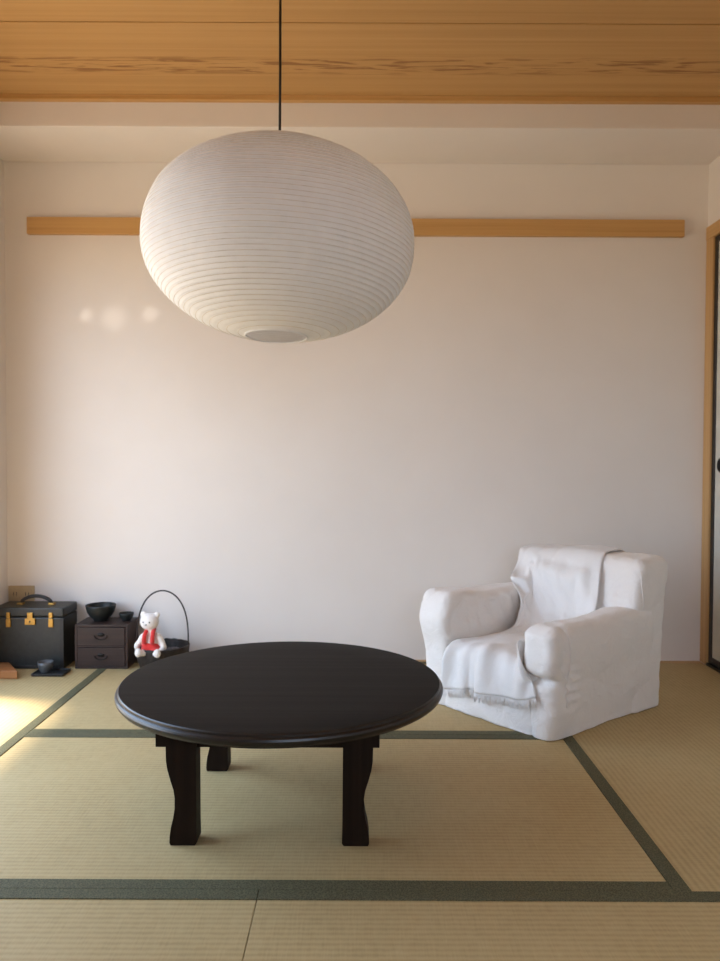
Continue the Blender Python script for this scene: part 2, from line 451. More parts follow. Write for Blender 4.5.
# ------------------------------------------------------------------ round low table
TX, TY = -.199, 1.979
tb = empty('round_low_table', (TX, TY, .0005), 0, 'low round black-stained wooden table with wavy legs standing on the tatami', 'table')
R0 = .4145
prof = [(0, .2845), (.385, .2845), (.399, .2865), (.408, .292), (.413, .299), (R0, .305), (.413, .3095), (.4095, .3125), (.4080, .3130), (.4075, .3175), (.405, .3198), (.4015, .3202), (.30, .3202), (0, .3202)]
lathe('tabletop', prof, M['black'], tb, 160)
def sharp(o, ang=.6):
    bm = bmesh.new(); bm.from_mesh(o.data)
    for e in bm.edges: e.smooth = not (e.calc_face_angle(0) > ang)
    bm.to_mesh(o.data); bm.free(); return o
tt = sharp(tb.children[0], .5)
tt.data.materials.append(M['rim'])        # the handled edge is worn smooth and shinier than the top
for p in tt.data.polygons:
    if p.center.xy.length > .404 and p.center.z < .3196: p.material_index = 1
# apron boards (front, back, sides)
ax0, ax1 = -.270, .247
ay0, ay1 = -.222, .222
boxes('apron', [(ax0, ax1, ay0, ay0 + .03, .222, .2855)], M['leg'], tb, .002)
boxes('apron', [(ax0, ax1, ay1 - .03, ay1, .222, .2855)], M['leg'], tb, .002)
boxes('apron', [(ax0 + .012, ax0 + .04, ay0 + .03, ay1 - .03, .232, .2855)], M['leg'], tb, .002)
boxes('apron', [(ax1 - .04, ax1 - .012, ay0 + .03, ay1 - .03, .232, .2855)], M['leg'], tb, .002)
def leg_poly(sgn):
    # outer edge waves: full shoulder, waist, flared foot; inner edge straight
    out = [(.0, .2855), (-.001, .235), (.000, .195), (.003, .175), (.010, .150), (.017, .128), (.0195, .110), (.0195, .085), (.016, .062), (.011, .042), (.008, .020), (.0075, .006), (.010, 0)]
    p = [(x, z) for x, z in out] + [(.066, 0), (.070, .006), (.069, .05), (.068, .2855)]
    return [(sgn * x, z) for x, z in p]
for sx in (-1, 1):
    for sy in (-1, 1):
        ox = -.242 if sx < 0 else .231
        y0 = (ay0 - .014) if sy < 0 else (ay1 - .036)
        prism('leg', leg_poly(1 if sx < 0 else -1), y0, y0 + .05, M['leg'], tb, .003, (ox, 0, 0))

# ------------------------------------------------------------------ paper lantern
LX, LY, LZ = -.2085, 1.985, 1.435
lamp = empty('pendant_lantern', (LX, LY, 0), 0, 'large round white ribbed paper lantern hanging on a black cord above the table', 'lamp')
A, B = .344, .2405
TILT = Matrix.Rotation(math.radians(1.6), 3, 'Y') @ Matrix.Rotation(math.radians(-3.), 3, 'X')
NR = 50
def lan_r(z):      # z in -1..1 -> radius factor; fuller than an ellipse
    return max(0., 1 - abs(z) ** 2.15) ** (1 / 2.05)
ztop, zbot = .975, -.977
prof = []
SUB = 5
for k in range(NR * SUB + 1):
    # even steps along the arc: blend angle and height
    t = k / (NR * SUB)
    ang = -PI / 2 + PI * t
    z = zbot + (ztop - zbot) * (.62 * t + .38 * (.5 + .5 * math.sin(ang)))
    ph = (k % SUB) / SUB
    prof.append((z, ph))
bm = bmesh.new(); n = 144; rings = []
for z, ph in prof:
    r = lan_r(z); nz = z; nr = r
    dent = .0021 * math.sin(PI * ph)
    ring = []
    for k in range(n):
        a = 2 * PI * k / n
        wob = noise.noise(Vector((math.cos(a) * 2.2, math.sin(a) * 2.2, z * 2.2))) * .004
        seam = -.0012 * math.exp(-((((a / (2 * PI) * 9) % 1) - .5) / .05) ** 2)
        rr = A * r - dent * r + wob * r + seam
        ring.append(bm.verts.new(TILT @ Vector((rr * math.cos(a), rr * math.sin(a), B * z + dent * -z)) + Vector((0, 0, LZ))))
    rings.append(ring)
for a, b in zip(rings, rings[1:]):
    for k in range(n):
        j = (k + 1) % n
        bm.faces.new((a[k], a[j], b[j], b[k]))
shade = from_bm('lamp_shade', bm, M['paper'], lamp, True)
# one continuous bamboo spiral following the grooves
pts = []
for k in range(NR * 48 + 1):
    t = k / (NR * 48)
    ang = -PI / 2 + PI * t
    z = zbot + (ztop - zbot) * (.62 * t + .38 * (.5 + .5 * math.sin(ang)))
    a = 2 * PI * k / 48; wob = noise.noise(Vector((math.cos(a) * 2.2, math.sin(a) * 2.2, z * 2.2))) * .004; r = lan_r(z) * (A + wob) - .0003
    pts.append(TILT @ Vector((r * math.cos(a), r * math.sin(a), B * z)) + Vector((0, 0, LZ)))
tube('spiral_rib', pts, .0008, M['rib'], lamp, 4)
for z, nm in ((zbot, 'bottom_ring'), (ztop, 'top_ring')):
    r = lan_r(z) * A
    tube(nm, [TILT @ Vector((r * math.cos(2 * PI * k / 48), r * math.sin(2 * PI * k / 48), B * z)) + Vector((0, 0, LZ)) for k in range(49)], .0022, M['paper'], lamp, 6)
# wire stretcher holding the rings, socket, bulb, cord, rose
wt = LZ + B * ztop; wbm = bmesh.new()
rt = lan_r(ztop) * A; rb_ = lan_r(zbot) * A
for s in (-1, 1):
    tube_bm(wbm, [TILT @ Vector((s * rt, 0, B * ztop)) + Vector((0, 0, LZ)), Vector((s * .02, 0, wt - .03)), Vector((s * .02, 0, wt - .06))], .0014, 6)
    tube_bm(wbm, [Vector((s * .02, 0, wt - .06)), Vector((s * .05, 0, LZ)), TILT @ Vector((s * rb_, 0, B * zbot)) + Vector((0, 0, LZ))], .0014, 6)
from_bm('wire_stretcher', wbm, M['ironring'], lamp, True)
lathe('socket', [(0, wt - .005), (.012, wt - .006), (.02, wt - .02), (.021, wt - .075), (.017, wt - .08), (0, wt - .08)], M['socket'], lamp, 24)
lathe('bulb', [(0, wt - .081), (.014, wt - .081), (.016, wt - .10), (.03, wt - .13), (.034, wt - .155), (.027, wt - .18), (.012, wt - .193), (0, wt - .196)], M['bulb'], lamp, 24)
tube('cord', [(0.0, 0, wt - .006), (.001, 0, wt + .2), (.001, 0, ZC - .02)], .0034, M['cord'], lamp, 10)
lathe('ceiling_rose', [(0, ZC - .03), (.02, ZC - .03), (.045, ZC - .018), (.05, ZC), (0, ZC)], M['socket'], lamp, 32)

# ------------------------------------------------------------------ armchair
CP = Vector((.600, 2.392, 0)); CA = math.radians(39.)
chair = empty('armchair', CP, CA, 'soft white fabric armchair with puffy arms in the right corner of the room', 'armchair')
def wr(p, off):      # long tension wrinkles
    return -.0035 * max(0, .22 - abs(noise.noise(Vector((p.x * 4 + p.z * 5, p.y * 7, p.z * 11 + off)))) * 1.5)
def nz(p, s, a, off=0.): return noise.noise(p * s + Vector((off, off * 1.7, off * .3))) * a
def fab(p, n, off): return n * (nz(p, 5., .010, off) + nz(p, 13., .005, off + 3) + nz(p, 30., .0016, off + 9) + wr(p, off) * 3)
def w_seat(p, n):
    q = p + fab(p, n, 1.)
    q.z += .020 * math.exp(-((p.y - .27) / .12) ** 2) * sstep(.1, .24, p.z)
    return q
def w_armr(p, n):
    f = p.z / .37
    q = p + fab(p, n, 5.)
    up = sstep(.12, .37, p.z)
    q.z += .006 * sstep(.05, .40, p.x) * up
    q.z -= .004 * math.exp(-((p.x - .22) / .07) ** 2) * up
    # rounded, slightly slumping roll over a seam at mid height
    roll = math.exp(-((p.z - .285) / .075) ** 2)
    fr = 1 - sstep(.02, .14, p.x)
    q += Vector((-.026 * fr * sstep(.19, .23, p.z) * (1 - sstep(.33, .37, p.z)), 0, 0))
    q.y += -.012 * roll * (1 if p.y < .05 else -.6)
    crease = math.exp(-((p.z - .190 - .02 * (p.y - .05)) / .011) ** 2) * fr
    q.x += .022 * crease
    # seam up the outer front corner with little gathers beside it
    if p.y < .03:
        sx = math.exp(-((p.x - .055) / .008) ** 2) * sstep(.08, .16, p.z)
        q.y += .008 * sx
        g = math.exp(-((p.x - .085) / .04) ** 2) * math.exp(-((p.z - .17) / .07) ** 2)
        q.y += .0045 * 1.5 * g * math.sin(p.z * 190 + 1.2 * noise.noise(p * 15))
    q.y += .012 * (1 - sstep(0, .12, p.z)) * (1 if p.y < .05 else 0)
    return q
def w_arml(p, n):
    q = p + fab(p, n, 11.)
    up = sstep(.12, .40, p.z)
    q.z -= .016 * sstep(.10, .46, p.x) * up
    q.z -= .010 * math.exp(-((p.x - .22) / .10) ** 2) * up
    roll = math.exp(-((p.z - .31) / .075) ** 2)
    fr = 1 - sstep(.02, .14, p.x)
    q.x -= .028 * fr * roll
    q.y += .003 * roll * (1 if p.y > .5 else -1.5)
    if p.y < .47:     # gathered inner face
        g = sstep(.22, .30, p.z) * (1 - sstep(.37, .41, p.z)) * sstep(.05, .12, p.x)
        q.y += .0045 * g * (.4 + .6 * noise.noise(p * 7 + Vector((3, 1, 5)))) * 1.6 * math.sin((p.x + .25 * (p.z - .25)) * 105 + 5 * noise.noise(p * 6))
    return q
def w_back(p, n):
    q = p + fab(p, n, 17.)
    q.x += .052 * (p.z / .53)
    q.z += .010 * math.sin(p.y * 7.) * sstep(.35, .53, p.z)
    q.y -= .045 * sstep(.25, .50, p.y) * sstep(.25, .52, p.z)
    # pinched upper corners
    e = sstep(.06, .0, p.y) + sstep(.46, .53, p.y)
    q.z += .006 * e * sstep(.40, .52, p.z)
    q.x -= .020 * math.exp(-((p.z - .36) / .10) ** 2) * (1 if p.x < .5 else 0)
    return q
ST = .0085
seat = from_bm('seat', rbox((.0, .055, -.04), (.50, .485, .225), .040, ST, w_seat, True), M['chair'], chair, True)
armr = from_bm('armrest', rbox((-.004, -.014, -.03), (.58, .092, .364), .034, ST, w_armr, True), M['chair'], chair, True)
arml = from_bm('armrest', rbox((.0, .448, -.03), (.58, .583, .412), .034, ST, w_arml, True), M['chair'], chair, True)
back = from_bm('backrest', rbox((.44, -.020, -.03), (.632, .575, .535), .045, ST, w_back, True), M['chair'], chair, True)

def on_skin(o, pts, d, r, name):
    t = BVHTree.FromPolygons([v.co for v in o.data.vertices], [list(p.vertices) for p in o.data.polygons])
    out = []
    for p in pts:
        h = t.ray_cast(Vector(p) - Vector(d) * .2, Vector(d), .5)[0]
        if h: out.append(h - Vector(d) * r * .3)
    return tube(name, out, r, M['chair'], chair, 8)
on_skin(armr, [(.050 + .012 * math.sin((.36 - z) * 9), 0, z) for z in [.352 - .008 * k for k in range(32)]], (0, 1, 0), .0026, 'seam')
on_skin(armr, [(.050 + .53 * k / 40., .012, 0) for k in range(41)], (0, 0, -1), .0022, 'seam')
on_skin(back, [(0, y_, .535) for y_ in [0.]] and [(.50, -.03, .50 - .012 * k) for k in range(12)], (0, 1, 0), .0022, 'seam')

# ------------------------------------------------------------------ throw blanket, laid over the chair by ray casting
vs, fs = [], []
for o in (seat, armr, arml, back):
    b0 = len(vs); vs += [v.co.copy() for v in o.data.vertices]; fs += [[b0 + i for i in p.vertices] for p in o.data.polygons]
bvh = BVHTree.FromPolygons(vs, fs)
# guide line in the chair's side plane: (x, z, normal direction)
guide = [((.70, .40), (1, .0)), ((.69, .49), (1, .25)), ((.655, .545), (.5, 1)), ((.58, .555), (.0, 1)), ((.50, .545), (-.5, 1)), ((.445, .48), (-1, .45)), ((.425, .40), (-1, .4)),
         ((.41, .32), (-1, .6)), ((.385, .265), (-.7, 1)), ((.32, .25), (-.1, 1)), ((.22, .25), (0, 1)), ((.10, .25), (-.15, 1)), ((.02, .235), (-.7, 1)), ((-.03, .19), (-1, .25)), ((-.035, .13), (-1, .0)), ((-.03, .088), (-1, 0))]
cum = [0.]
for (p, _), (q, _) in zip(guide, guide[1:]): cum.append(cum[-1] + math.hypot(p[0] - q[0], p[1] - q[1]))
def gpt(s):
    d = s * cum[-1]
    for i in range(len(cum) - 1):
        if d <= cum[i + 1] + 1e-9:
            f = (d - cum[i]) / (cum[i + 1] - cum[i]); break
    (p, m), (q, k) = guide[i], guide[i + 1]
    return Vector((p[0] + (q[0] - p[0]) * f, p[1] + (q[1] - p[1]) * f)), Vector((m[0] + (k[0] - m[0]) * f, m[1] + (k[1] - m[1]) * f)).normalized()
def lerp_tab(tab, s):
    for (a, va), (b, vb) in zip(tab, tab[1:]):
        if s <= b: 
            f = sstep(a, b, s); return va + (vb - va) * f
    return tab[-1][1]
WR = [(0, .17), (.19, .165), (.33, .145), (.42, .122), (.52, .122), (.76, .122), (.83, .092), (.92, .050), (1, .030)]
WL = [(0, .53), (.26, .535), (.33, .525), (.40, .495), (.46, .436), (.52, .420), (.76, .412), (.83, .425), (.92, .448), (1, .460)]
NS, NT = 120, 60
grid = []
for i in range(NS + 1):
    row = []
    for j in range(NT + 1):
        t = j / NT; s = i / NS * (1 - .05 * (1 - t)); g, nn = gpt(s)
        hang = sstep(.76, .86, s)
        w = lerp_tab(WR, s) + (lerp_tab(WL, s) - lerp_tab(WR, s)) * t
        w += .004 * noise.noise(Vector((s * 9, t * 3, 4.)))
        o = Vector((g.x + nn.x * .16, w, g.y + nn.y * .16)); d = Vector((-nn.x, 0, -nn.y))
        hit, hn, _, dist = bvh.ray_cast(o, d, .30)
        if hit is None or dist > .19 + .03 * hang: dist = .165
        # folds: long soft ridges running down the cloth, gathered where it narrows above the left arm
        ph = 2.2 * noise.noise(Vector((s * 1.8, t * 1.5, 1.)))
        gat = sstep(.28, .40, s) * (1 - sstep(.50, .62, s)) * sstep(.55, .8, t)
        fold = .003 + .0085 * (.5 + .5 * math.sin(t * 17 + ph + s * 3)) ** 2 * (1 - hang)
        fold += .022 * gat * (.5 + .5 * math.sin(t * 34 - s * 16 + ph)) ** 1.5
        # hanging flap: two bellies with a deep valley between
        v = math.exp(-((t - .68) / (.03 + .05 * hang)) ** 2)
        fold += hang * sstep(0, .14, t) * ((1 - v) * (.024 + .011 * math.sin(t * 12 + .8) + .006 * math.sin(t * 27)))
        row.append([o + d * (dist - fold), nn])
    grid.append(row)
def smp(j, sv):
    x = min(max(sv, 0), 1) * NS; a = min(int(x), NS - 1); return grid[a][j][0].lerp(grid[a + 1][j][0], x - a)
new = [[c[0] for c in r] for r in grid]
for j in range(NT + 1):
    t = j / NT
    for (k, s0, s1, sag) in ((.95 * sstep(.60, .98, t), .27, .585, .035), (.9 * (1 - sstep(.02, .16, t)), .25, .46, .012)):
        if k < .01: continue
        a, b = smp(j, s0), smp(j, s1)
        for i in range(NS + 1):
            s = i / NS
            if s0 < s < s1:
                f = (s - s0) / (s1 - s0)
                c = a.lerp(b, f); c += Vector((.5, 0, -.5)) * sag * math.sin(PI * f)
                c += Vector((-.03, .085, .045)) * math.sin(PI * f) * f * sstep(.6, 1, t)
                c += Vector((-.8, 0, .6)) * .016 * math.sin(t * 40 - f * 3.5) * math.sin(PI * f) ** .7 * (1 if t > .5 else 0)
                new[i][j] = new[i][j].lerp(c, k)
for i in range(NS + 1):
    for j in range(NT + 1): grid[i][j][0] = new[i][j]
P = [[c[0] for c in r] for r in grid]
for it in range(4):
    Q = [[c.copy() for c in r] for r in P]
    for i in range(1, NS):
        for j in range(1, NT):
            Q[i][j] = P[i][j].lerp((P[i - 1][j] + P[i + 1][j] + P[i][j - 1] + P[i][j + 1]) / 4, .6)
    P = Q
for i in range(NS + 1):
    for j in range(NT + 1):
        hit, hn, _, dist = bvh.find_nearest(P[i][j])
        if hit is not None and (P[i][j] - hit).dot(hn) < .007: P[i][j] = hit + hn * .007
def settle(P, frames):
    '''let the cloth fall onto the chair for a moment so it folds by itself, then keep that shape'''
    bm = bmesh.new(); V = [[bm.verts.new(p) for p in r] for r in P]
    for i in range(NS):
        for j in range(NT): bm.faces.new((V[i][j], V[i][j + 1], V[i + 1][j + 1], V[i + 1][j]))
    me = bpy.data.meshes.new('tmp'); bm.to_mesh(me); bm.free()
    co = bpy.data.objects.new('tmp', me); C.objects.link(co)
    bm = bmesh.new()
    vv = [bm.verts.new(p) for p in vs]
    for f in fs: bm.faces.new([vv[i] for i in f])
    fl = [bm.verts.new(p) for p in ((-1, -1, 0), (2, -1, 0), (2, 2, 0), (-1, 2, 0))]; bm.faces.new(fl)
    m2 = bpy.data.meshes.new('tmp2'); bm.to_mesh(m2); bm.free()
    cl = bpy.data.objects.new('tmp2', m2); C.objects.link(cl)
    cm = cl.modifiers.new('c', 'COLLISION'); cl.collision.thickness_outer = .004; cl.collision.cloth_friction = 80.; cl.collision.damping = .6
    vg = co.vertex_groups.new(name='pin'); vg.add(list(range(0, (NT + 1) * 3)), 1., 'REPLACE')
    md = co.modifiers.new('cloth', 'CLOTH'); st = md.settings
    st.quality = 7; st.mass = .12; st.tension_stiffness = 12; st.compression_stiffness = 12; st.shear_stiffness = 4; st.bending_stiffness = 1.2
    st.air_damping = 5.; st.vertex_group_mass = 'pin'; st.shrink_min = CLOTH_SLACK
    md.collision_settings.distance_min = .004; md.collision_settings.collision_quality = 4; md.collision_settings.use_self_collision = True; md.collision_settings.self_distance_min = .003
    md.point_cache.frame_start = 1; md.point_cache.frame_end = frames
    for fr in range(1, frames + 1):
        S.frame_set(fr)
    dg = bpy.context.evaluated_depsgraph_get(); ev = co.evaluated_get(dg).to_mesh()
    out = [v.co.copy() for v in ev.vertices]
    for o, m in ((co, me), (cl, m2)): bpy.data.objects.remove(o); bpy.data.meshes.remove(m)
    S.frame_set(1)
    return [[out[i * (NT + 1) + j] for j in range(NT + 1)] for i in range(NS + 1)]
CLOTH_SLACK = -.02
P = settle(P, 6)
for it in range(3):          # ease sharp tips left along the free edges
    Q = [[c.copy() for c in r] for r in P]
    for i in range(1, NS):
        for j in range(NT + 1):
            a, b = P[i][max(0, j - 1)], P[i][min(NT, j + 1)]
            if 0 < j < NT: Q[i][j] = P[i][j].lerp((P[i - 1][j] + P[i + 1][j] + a + b) / 4, .35)
            else: Q[i][j] = P[i][j].lerp((P[max(0, i - 2)][j] + P[i - 1][j] + P[i + 1][j] + P[min(NS, i + 2)][j]) / 4, .8)
    P = Q
for r in P:
    for p in r:
        hit, hn, _, dist = bvh.find_nearest(p)
        if hit is not None and (p - hit).dot(hn) < .004: p[:] = hit + hn * .004
bm = bmesh.new()
V = [[bm.verts.new(p) for p in r] for r in P]
for i in range(NS):
    for j in range(NT): bm.faces.new((V[i][j], V[i][j + 1], V[i + 1][j + 1], V[i + 1][j]))
thr = from_bm('throw_blanket', bm, M['throw'], None, True, CP)
thr.rotation_euler = (0, 0, CA)
sol = thr.modifiers.new('thickness', 'SOLIDIFY'); sol.thickness = .0035; sol.offset = 0
tag(thr, 'white fringed throw blanket draped over the back and seat of the armchair', 'blanket')
fb = bmesh.new()
for j in range(0, NT + 1):
    for rep in range(2):
        f = j + rep * .5
        if f > NT: continue
        j0 = int(f); j1 = min(NT, j0 + 1); p = P[NS][j0].lerp(P[NS][j1], f - j0)
        ln = .024 + .008 * random.random(); dx = random.uniform(-.006, .006); dy = random.uniform(-.004, .002)
        z2 = max(.004, p.z - ln)
        tube_bm(fb, [p, p + Vector((dy * .4, dx * .4, (z2 - p.z) * .5)), Vector((p.x + dy, p.y + dx, z2))], [.0016, .0015, .0009], 5)
from_bm('fringe', fb, M['throw'], thr, True)

# ------------------------------------------------------------------ black trunk
tr = empty('trunk', (-1.394, 3.30, 0), 0, 'black leather trunk with brass lock and top handle against the wall', 'trunk')
hx, hy = .149, .080
boxes('body', [(-hx, hx, -hy, hy, 0.001, .218)], M['leather'], tr, .005)
boxes('lid', [(-hx - .001, hx + .001, -hy - .001, hy, .2215, .259)], M['leather'], tr, .006)
boxes('edge_binding', [(-hx - .002, -hx + .014, -hy - .003, -hy + .01, .002, .217), (hx - .014, hx + .0025, -hy - .003, -hy + .01, .002, .217), (-hx + .014, hx - .014, -hy - .003, -hy + .01, .002, .016)], M['leatheredge'], tr, .002)
def arch(x0, x1, z0, zt, n=15, p=.5): return [(x0 + (x1 - x0) * k / n, z0 + (zt - z0) * max(0, math.sin(PI * k / n)) ** p) for k in range(n + 1)]
tube('handle', [(x, -.005, z) for x, z in arch(-.062, .072, .262, .296)], .0075, M['leatheredge'], tr, 10)
boxes('handle_mount', [(-.074, -.05, -.018, .008, .2585, .268)], M['brass'], tr, .002)
boxes('handle_mount', [(.060, .084, -.018, .008, .2585, .268)], M['brass'], tr, .002)
lk = boxes('lock', [(-.010, .034, -hy - .009, -hy - .0005, .188, .216)], M['brass'], tr, .0025)
boxes('hasp', [(.000, .024, -hy - .010, -hy - .002, .214, .240)], M['brass'], lk, .002)
lathe('keyhole', [(0, 0), (.004, 0), (.004, .002), (0, .002)], M['slot'], lk, 16).matrix_local = Matrix.Translation((.012, -hy - .009, .202)) @ Matrix.Rotation(PI / 2, 4, 'X')
for cx in (-.080, .098):
    la = boxes('latch', [(cx - .010, cx + .010, -hy - .007, -hy - .0005, .178, .214)], M['brass'], tr, .002)
    boxes('latch_catch', [(cx - .008, cx + .008, -hy - .008, -hy - .001, .216, .240)], M['brass'], la, .002)

# ------------------------------------------------------------------ small two-drawer chest
ch = empty('small_chest', (-1.087, 3.302, 0), 0, 'small dark brown wooden two-drawer chest between the trunk and the basket', 'chest')
hx, hy = .1115, .082
boxes('cabinet', [(-hx, hx, -hy + .004, hy, .001, .012), (-hx, hx, -hy + .004, hy, .178, .188), (-hx, -hx + .010, -hy + .004, hy, .012, .178), (hx - .010, hx, -hy + .004, hy, .012, .178),
                  (-hx + .010, hx - .010, -hy + .004, hy, .0925, .0985), (-hx + .010, hx - .010, hy - .008, hy, .012, .178)], M['chest'], ch, .0015)
for z0, z1 in ((.0135, .091), (.100, .1765)):
    dr = boxes('drawer', [(-hx + .0115, hx - .0115, -hy + .001, hy - .012, z0, z1)], M['chest'], ch, .002)
    zc = (z0 + z1) / 2
    lathe('pull_plate', [(0, 0), (.013, 0), (.015, .0015), (.013, .003), (0, .003)], M['ironring'], dr, 24, squash=.55).matrix_local = Matrix.Translation((0, -hy + .001, zc + .008)) @ Matrix.Rotation(PI / 2, 4, 'X')
    tube('pull_ring', [(.026 * math.cos(a), -hy - .004, zc + .006 - .018 * math.sin(a)) for a in [PI * k / 14 for k in range(15)]], .0022, M['ironring'], dr, 8)
bo = lathe('bowl', [(0, .004), (.024, .004), (.026, 0), (.030, 0), (.031, .008), (.044, .018), (.057, .038), (.063, .062), (.0635, .068), (.061, .069), (.059, .060), (.052, .040), (.038, .022), (.02, .014), (0, .013)], M['iron'], None, 48, loc=(-1.118, 3.312, .1882))
tag(bo, 'round black iron bowl standing on the small brown chest', 'bowl')
dish = lathe('small_cup', [(0, .003), (.014, .003), (.015, 0), (.018, 0), (.019, .005), (.027, .014), (.031, .028), (.0315, .033), (.0295, .033), (.027, .020), (.018, .009), (0, .007)], M['iron'], None, 36, loc=(-1.008, 3.315, .1882))
tag(dish, 'little dark cup beside the bowl on the brown chest', 'cup')

# ------------------------------------------------------------------ basket with loop handle, cloth and plush toy
bk = empty('basket', (-.830, 3.232, 0), 0, 'dark round basket with a tall thin loop handle by the wall', 'basket')
def bas(r0): return [(0, .003), (r0 - .028, .003), (r0 - .020, .010), (r0 - .006, .050), (r0, .092), (r0, .099), (r0 - .006, .099), (r0 - .0075, .090), (r0 - .013, .050), (r0 - .027, .014), (0, .012)]
RB = .110
bm = bmesh.new(); lathe_bm(bm, bas(RB), 96)
for v in bm.verts:
    r = math.hypot(v.co.x, v.co.y)
    if r > .07:
        a = math.atan2(v.co.y, v.co.x); k = 1 + .012 * math.sin(a * 24 + (PI if int(v.co.z / .012) % 2 else 0)); v.co.x *= k; v.co.y *= k
from_bm('bowl_body', bm, M['wicker'], bk, True)
tube('rim', [((RB - .002) * math.cos(2 * PI * k / 60), (RB - .002) * math.sin(2 * PI * k / 60), 0.1 + .0015 * math.sin(k * 2.1)) for k in range(61)], .0048, M['wicker'], bk, 8)
hp = [(-RB + .002, .070)] + [(-(RB - .002) * math.cos(PI * k / 30) * (1 + .03 * math.sin(PI * k / 30)), .100 + .232 * math.sin(PI * k / 30) ** .72) for k in range(31)] + [(RB - .002, .070)]
tube('handle', [(x, 0, z) for x, z in hp], .0033, M['wicker'], bk, 8)
cb = bmesh.new(); nr, na = 14, 48; rg = []
for i in range(nr + 1):
    f = i / nr
    rg.append([cb.verts.new((f * .094 * math.cos(2 * PI * k / na), f * .094 * math.sin(2 * PI * k / na), .060 + .012 * f * f + .010 * noise.noise(Vector((f * 3 * math.cos(2 * PI * k / na), f * 3 * math.sin(2 * PI * k / na), 2.)))) ) for k in range(na)] if i else [cb.verts.new((0, 0, .060))])
for k in range(na): cb.faces.new((rg[0][0], rg[1][k], rg[1][(k + 1) % na]))
for i in range(1, nr):
    for k in range(na): cb.faces.new((rg[i][k], rg[i + 1][k], rg[i + 1][(k + 1) % na], rg[i][(k + 1) % na]))
cl = from_bm('folded_cloth', cb, M['basketcloth'], None, True, (-.830, 3.232, 0))
m_ = cl.modifiers.new('thickness', 'SOLIDIFY'); m_.thickness = .02; m_.offset = -1
tag(cl, 'dark patterned cloth folded inside the loop-handled basket', 'cloth')

pl = empty('stuffed_toy', (-.862, 3.180, .078), math.radians(-8), 'white stuffed toy in red dungarees sitting in the dark basket', 'toy')
pl.scale = (1.12, 1.12, 1.1)
b = bmesh.new()
ellip(b, (0, 0, .040), (.034, .028, .042))                       # trunk
ellip(b, (-.003, -.002, .086), (.018, .017, .02))                # neck
ellip(b, (-.007, -.004, .122), (.0355, .031, .032))              # head
for s in (-1, 1):
    ellip(b, (-.007 + s * .026, .003, .147), (.0125, .0095, .0125))  # small round ears
    ellip(b, (s * .036, -.008, .055), (.013, .014, .034), Matrix.Rotation(s * -.55, 3, 'Y'))      # upper arm
    ellip(b, (s * .050, -.014, .032), (.012, .013, .018), Matrix.Rotation(s * -.2, 3, 'Y'))       # lower arm and paw
    ellip(b, (s * .022 + .008, -.030, .012), (.015, .030, .014), Matrix.Rotation(s * .35, 3, 'Z'))
    ellip(b, (s * .036 + .008, -.056, .016), (.014, .012, .017))
fuse('body', b, .0032, M['plush'], pl, 5)
b = bmesh.new()
ellip(b, (0, -.001, .027), (.0385, .033, .032))
for s in (-1, 1): ellip(b, (s * .018 + .004, -.022, .014), (.020, .024, .0175), Matrix.Rotation(s * .3, 3, 'Z'))
dg = fuse('dungarees', b, .0032, M['red'], pl, 4)
for s in (-1, 1):
    tube('strap', [(s * .016, -.033, .045), (s * .016, -.0335, .060), (s * .0155, -.029, .076), (s * .014, -.020, .088), (s * .013, .0, .095)], [.0085, .0085, .008, .0075, .006], M['red'], dg, 8)
for s in (-1, 1):
    bm = bmesh.new(); ellip(bm, (-.007 + s * .012, -.0335, .125), (.0026, .002, .003), None, 10); from_bm('eye', bm, M['bead'], pl, True)
bm = bmesh.new(); ellip(bm, (-.007, -.0355, .116), (.003, .002, .0022), None, 10); from_bm('nose', bm, M['bead'], pl, True)

# ------------------------------------------------------------------ small things on the floor at the left
ty = empty('small_tray', (-1.268, 3.148, .0), 0, 'small flat black lacquer tray on the tatami before the trunk', 'tray')
boxes('tray_base', [(-.064, .064, -.044, .044, .001, .007)], M['tray'], ty, .002)
boxes('tray_rim', [(-.064, .064, -.046, -.041, .004, .012), (-.064, .064, .041, .046, .004, .012), (-.066, -.061, -.041, .041, .004, .012), (.061, .066, -.041, .041, .004, .012)], M['tray'], ty, .0012)
cu = lathe('tea_cup', [(0, .003), (.014, .003), (.0155, 0), (.019, 0), (.0195, .005), (.026, .014), (.030, .030), (.031, .043), (.029, .043), (.027, .026), (.019, .012), (0, .009)], M['cup'], None, 40, loc=(-1.292, 3.150, .0075))
tag(cu, 'small grey cup standing on the black tray before the trunk', 'cup')
bm = bmesh.new()
bp_ = [(XL + .004, 3.068), (-1.371, 3.066), (-1.462, 3.195), (XL + .004, 3.198)]
lo_ = [bm.verts.new((x, y, .0015)) for x, y in bp_]; hi_ = [bm.verts.new((x, y, .035)) for x, y in bp_]
bm.faces.new(lo_[::-1]); bm.faces.new(hi_)
for k in range(4): bm.faces.new((lo_[k], lo_[(k + 1) % 4], hi_[(k + 1) % 4], hi_[k]))
bmesh.ops.bevel(bm, geom=list(bm.edges), offset=.003, segments=2, profile=.5, affect='EDGES')
bd = from_bm('wooden_board', bm, M['plank'])
tag(bd, 'orange-brown wooden board lying on the tatami before the trunk at the left edge', 'board')

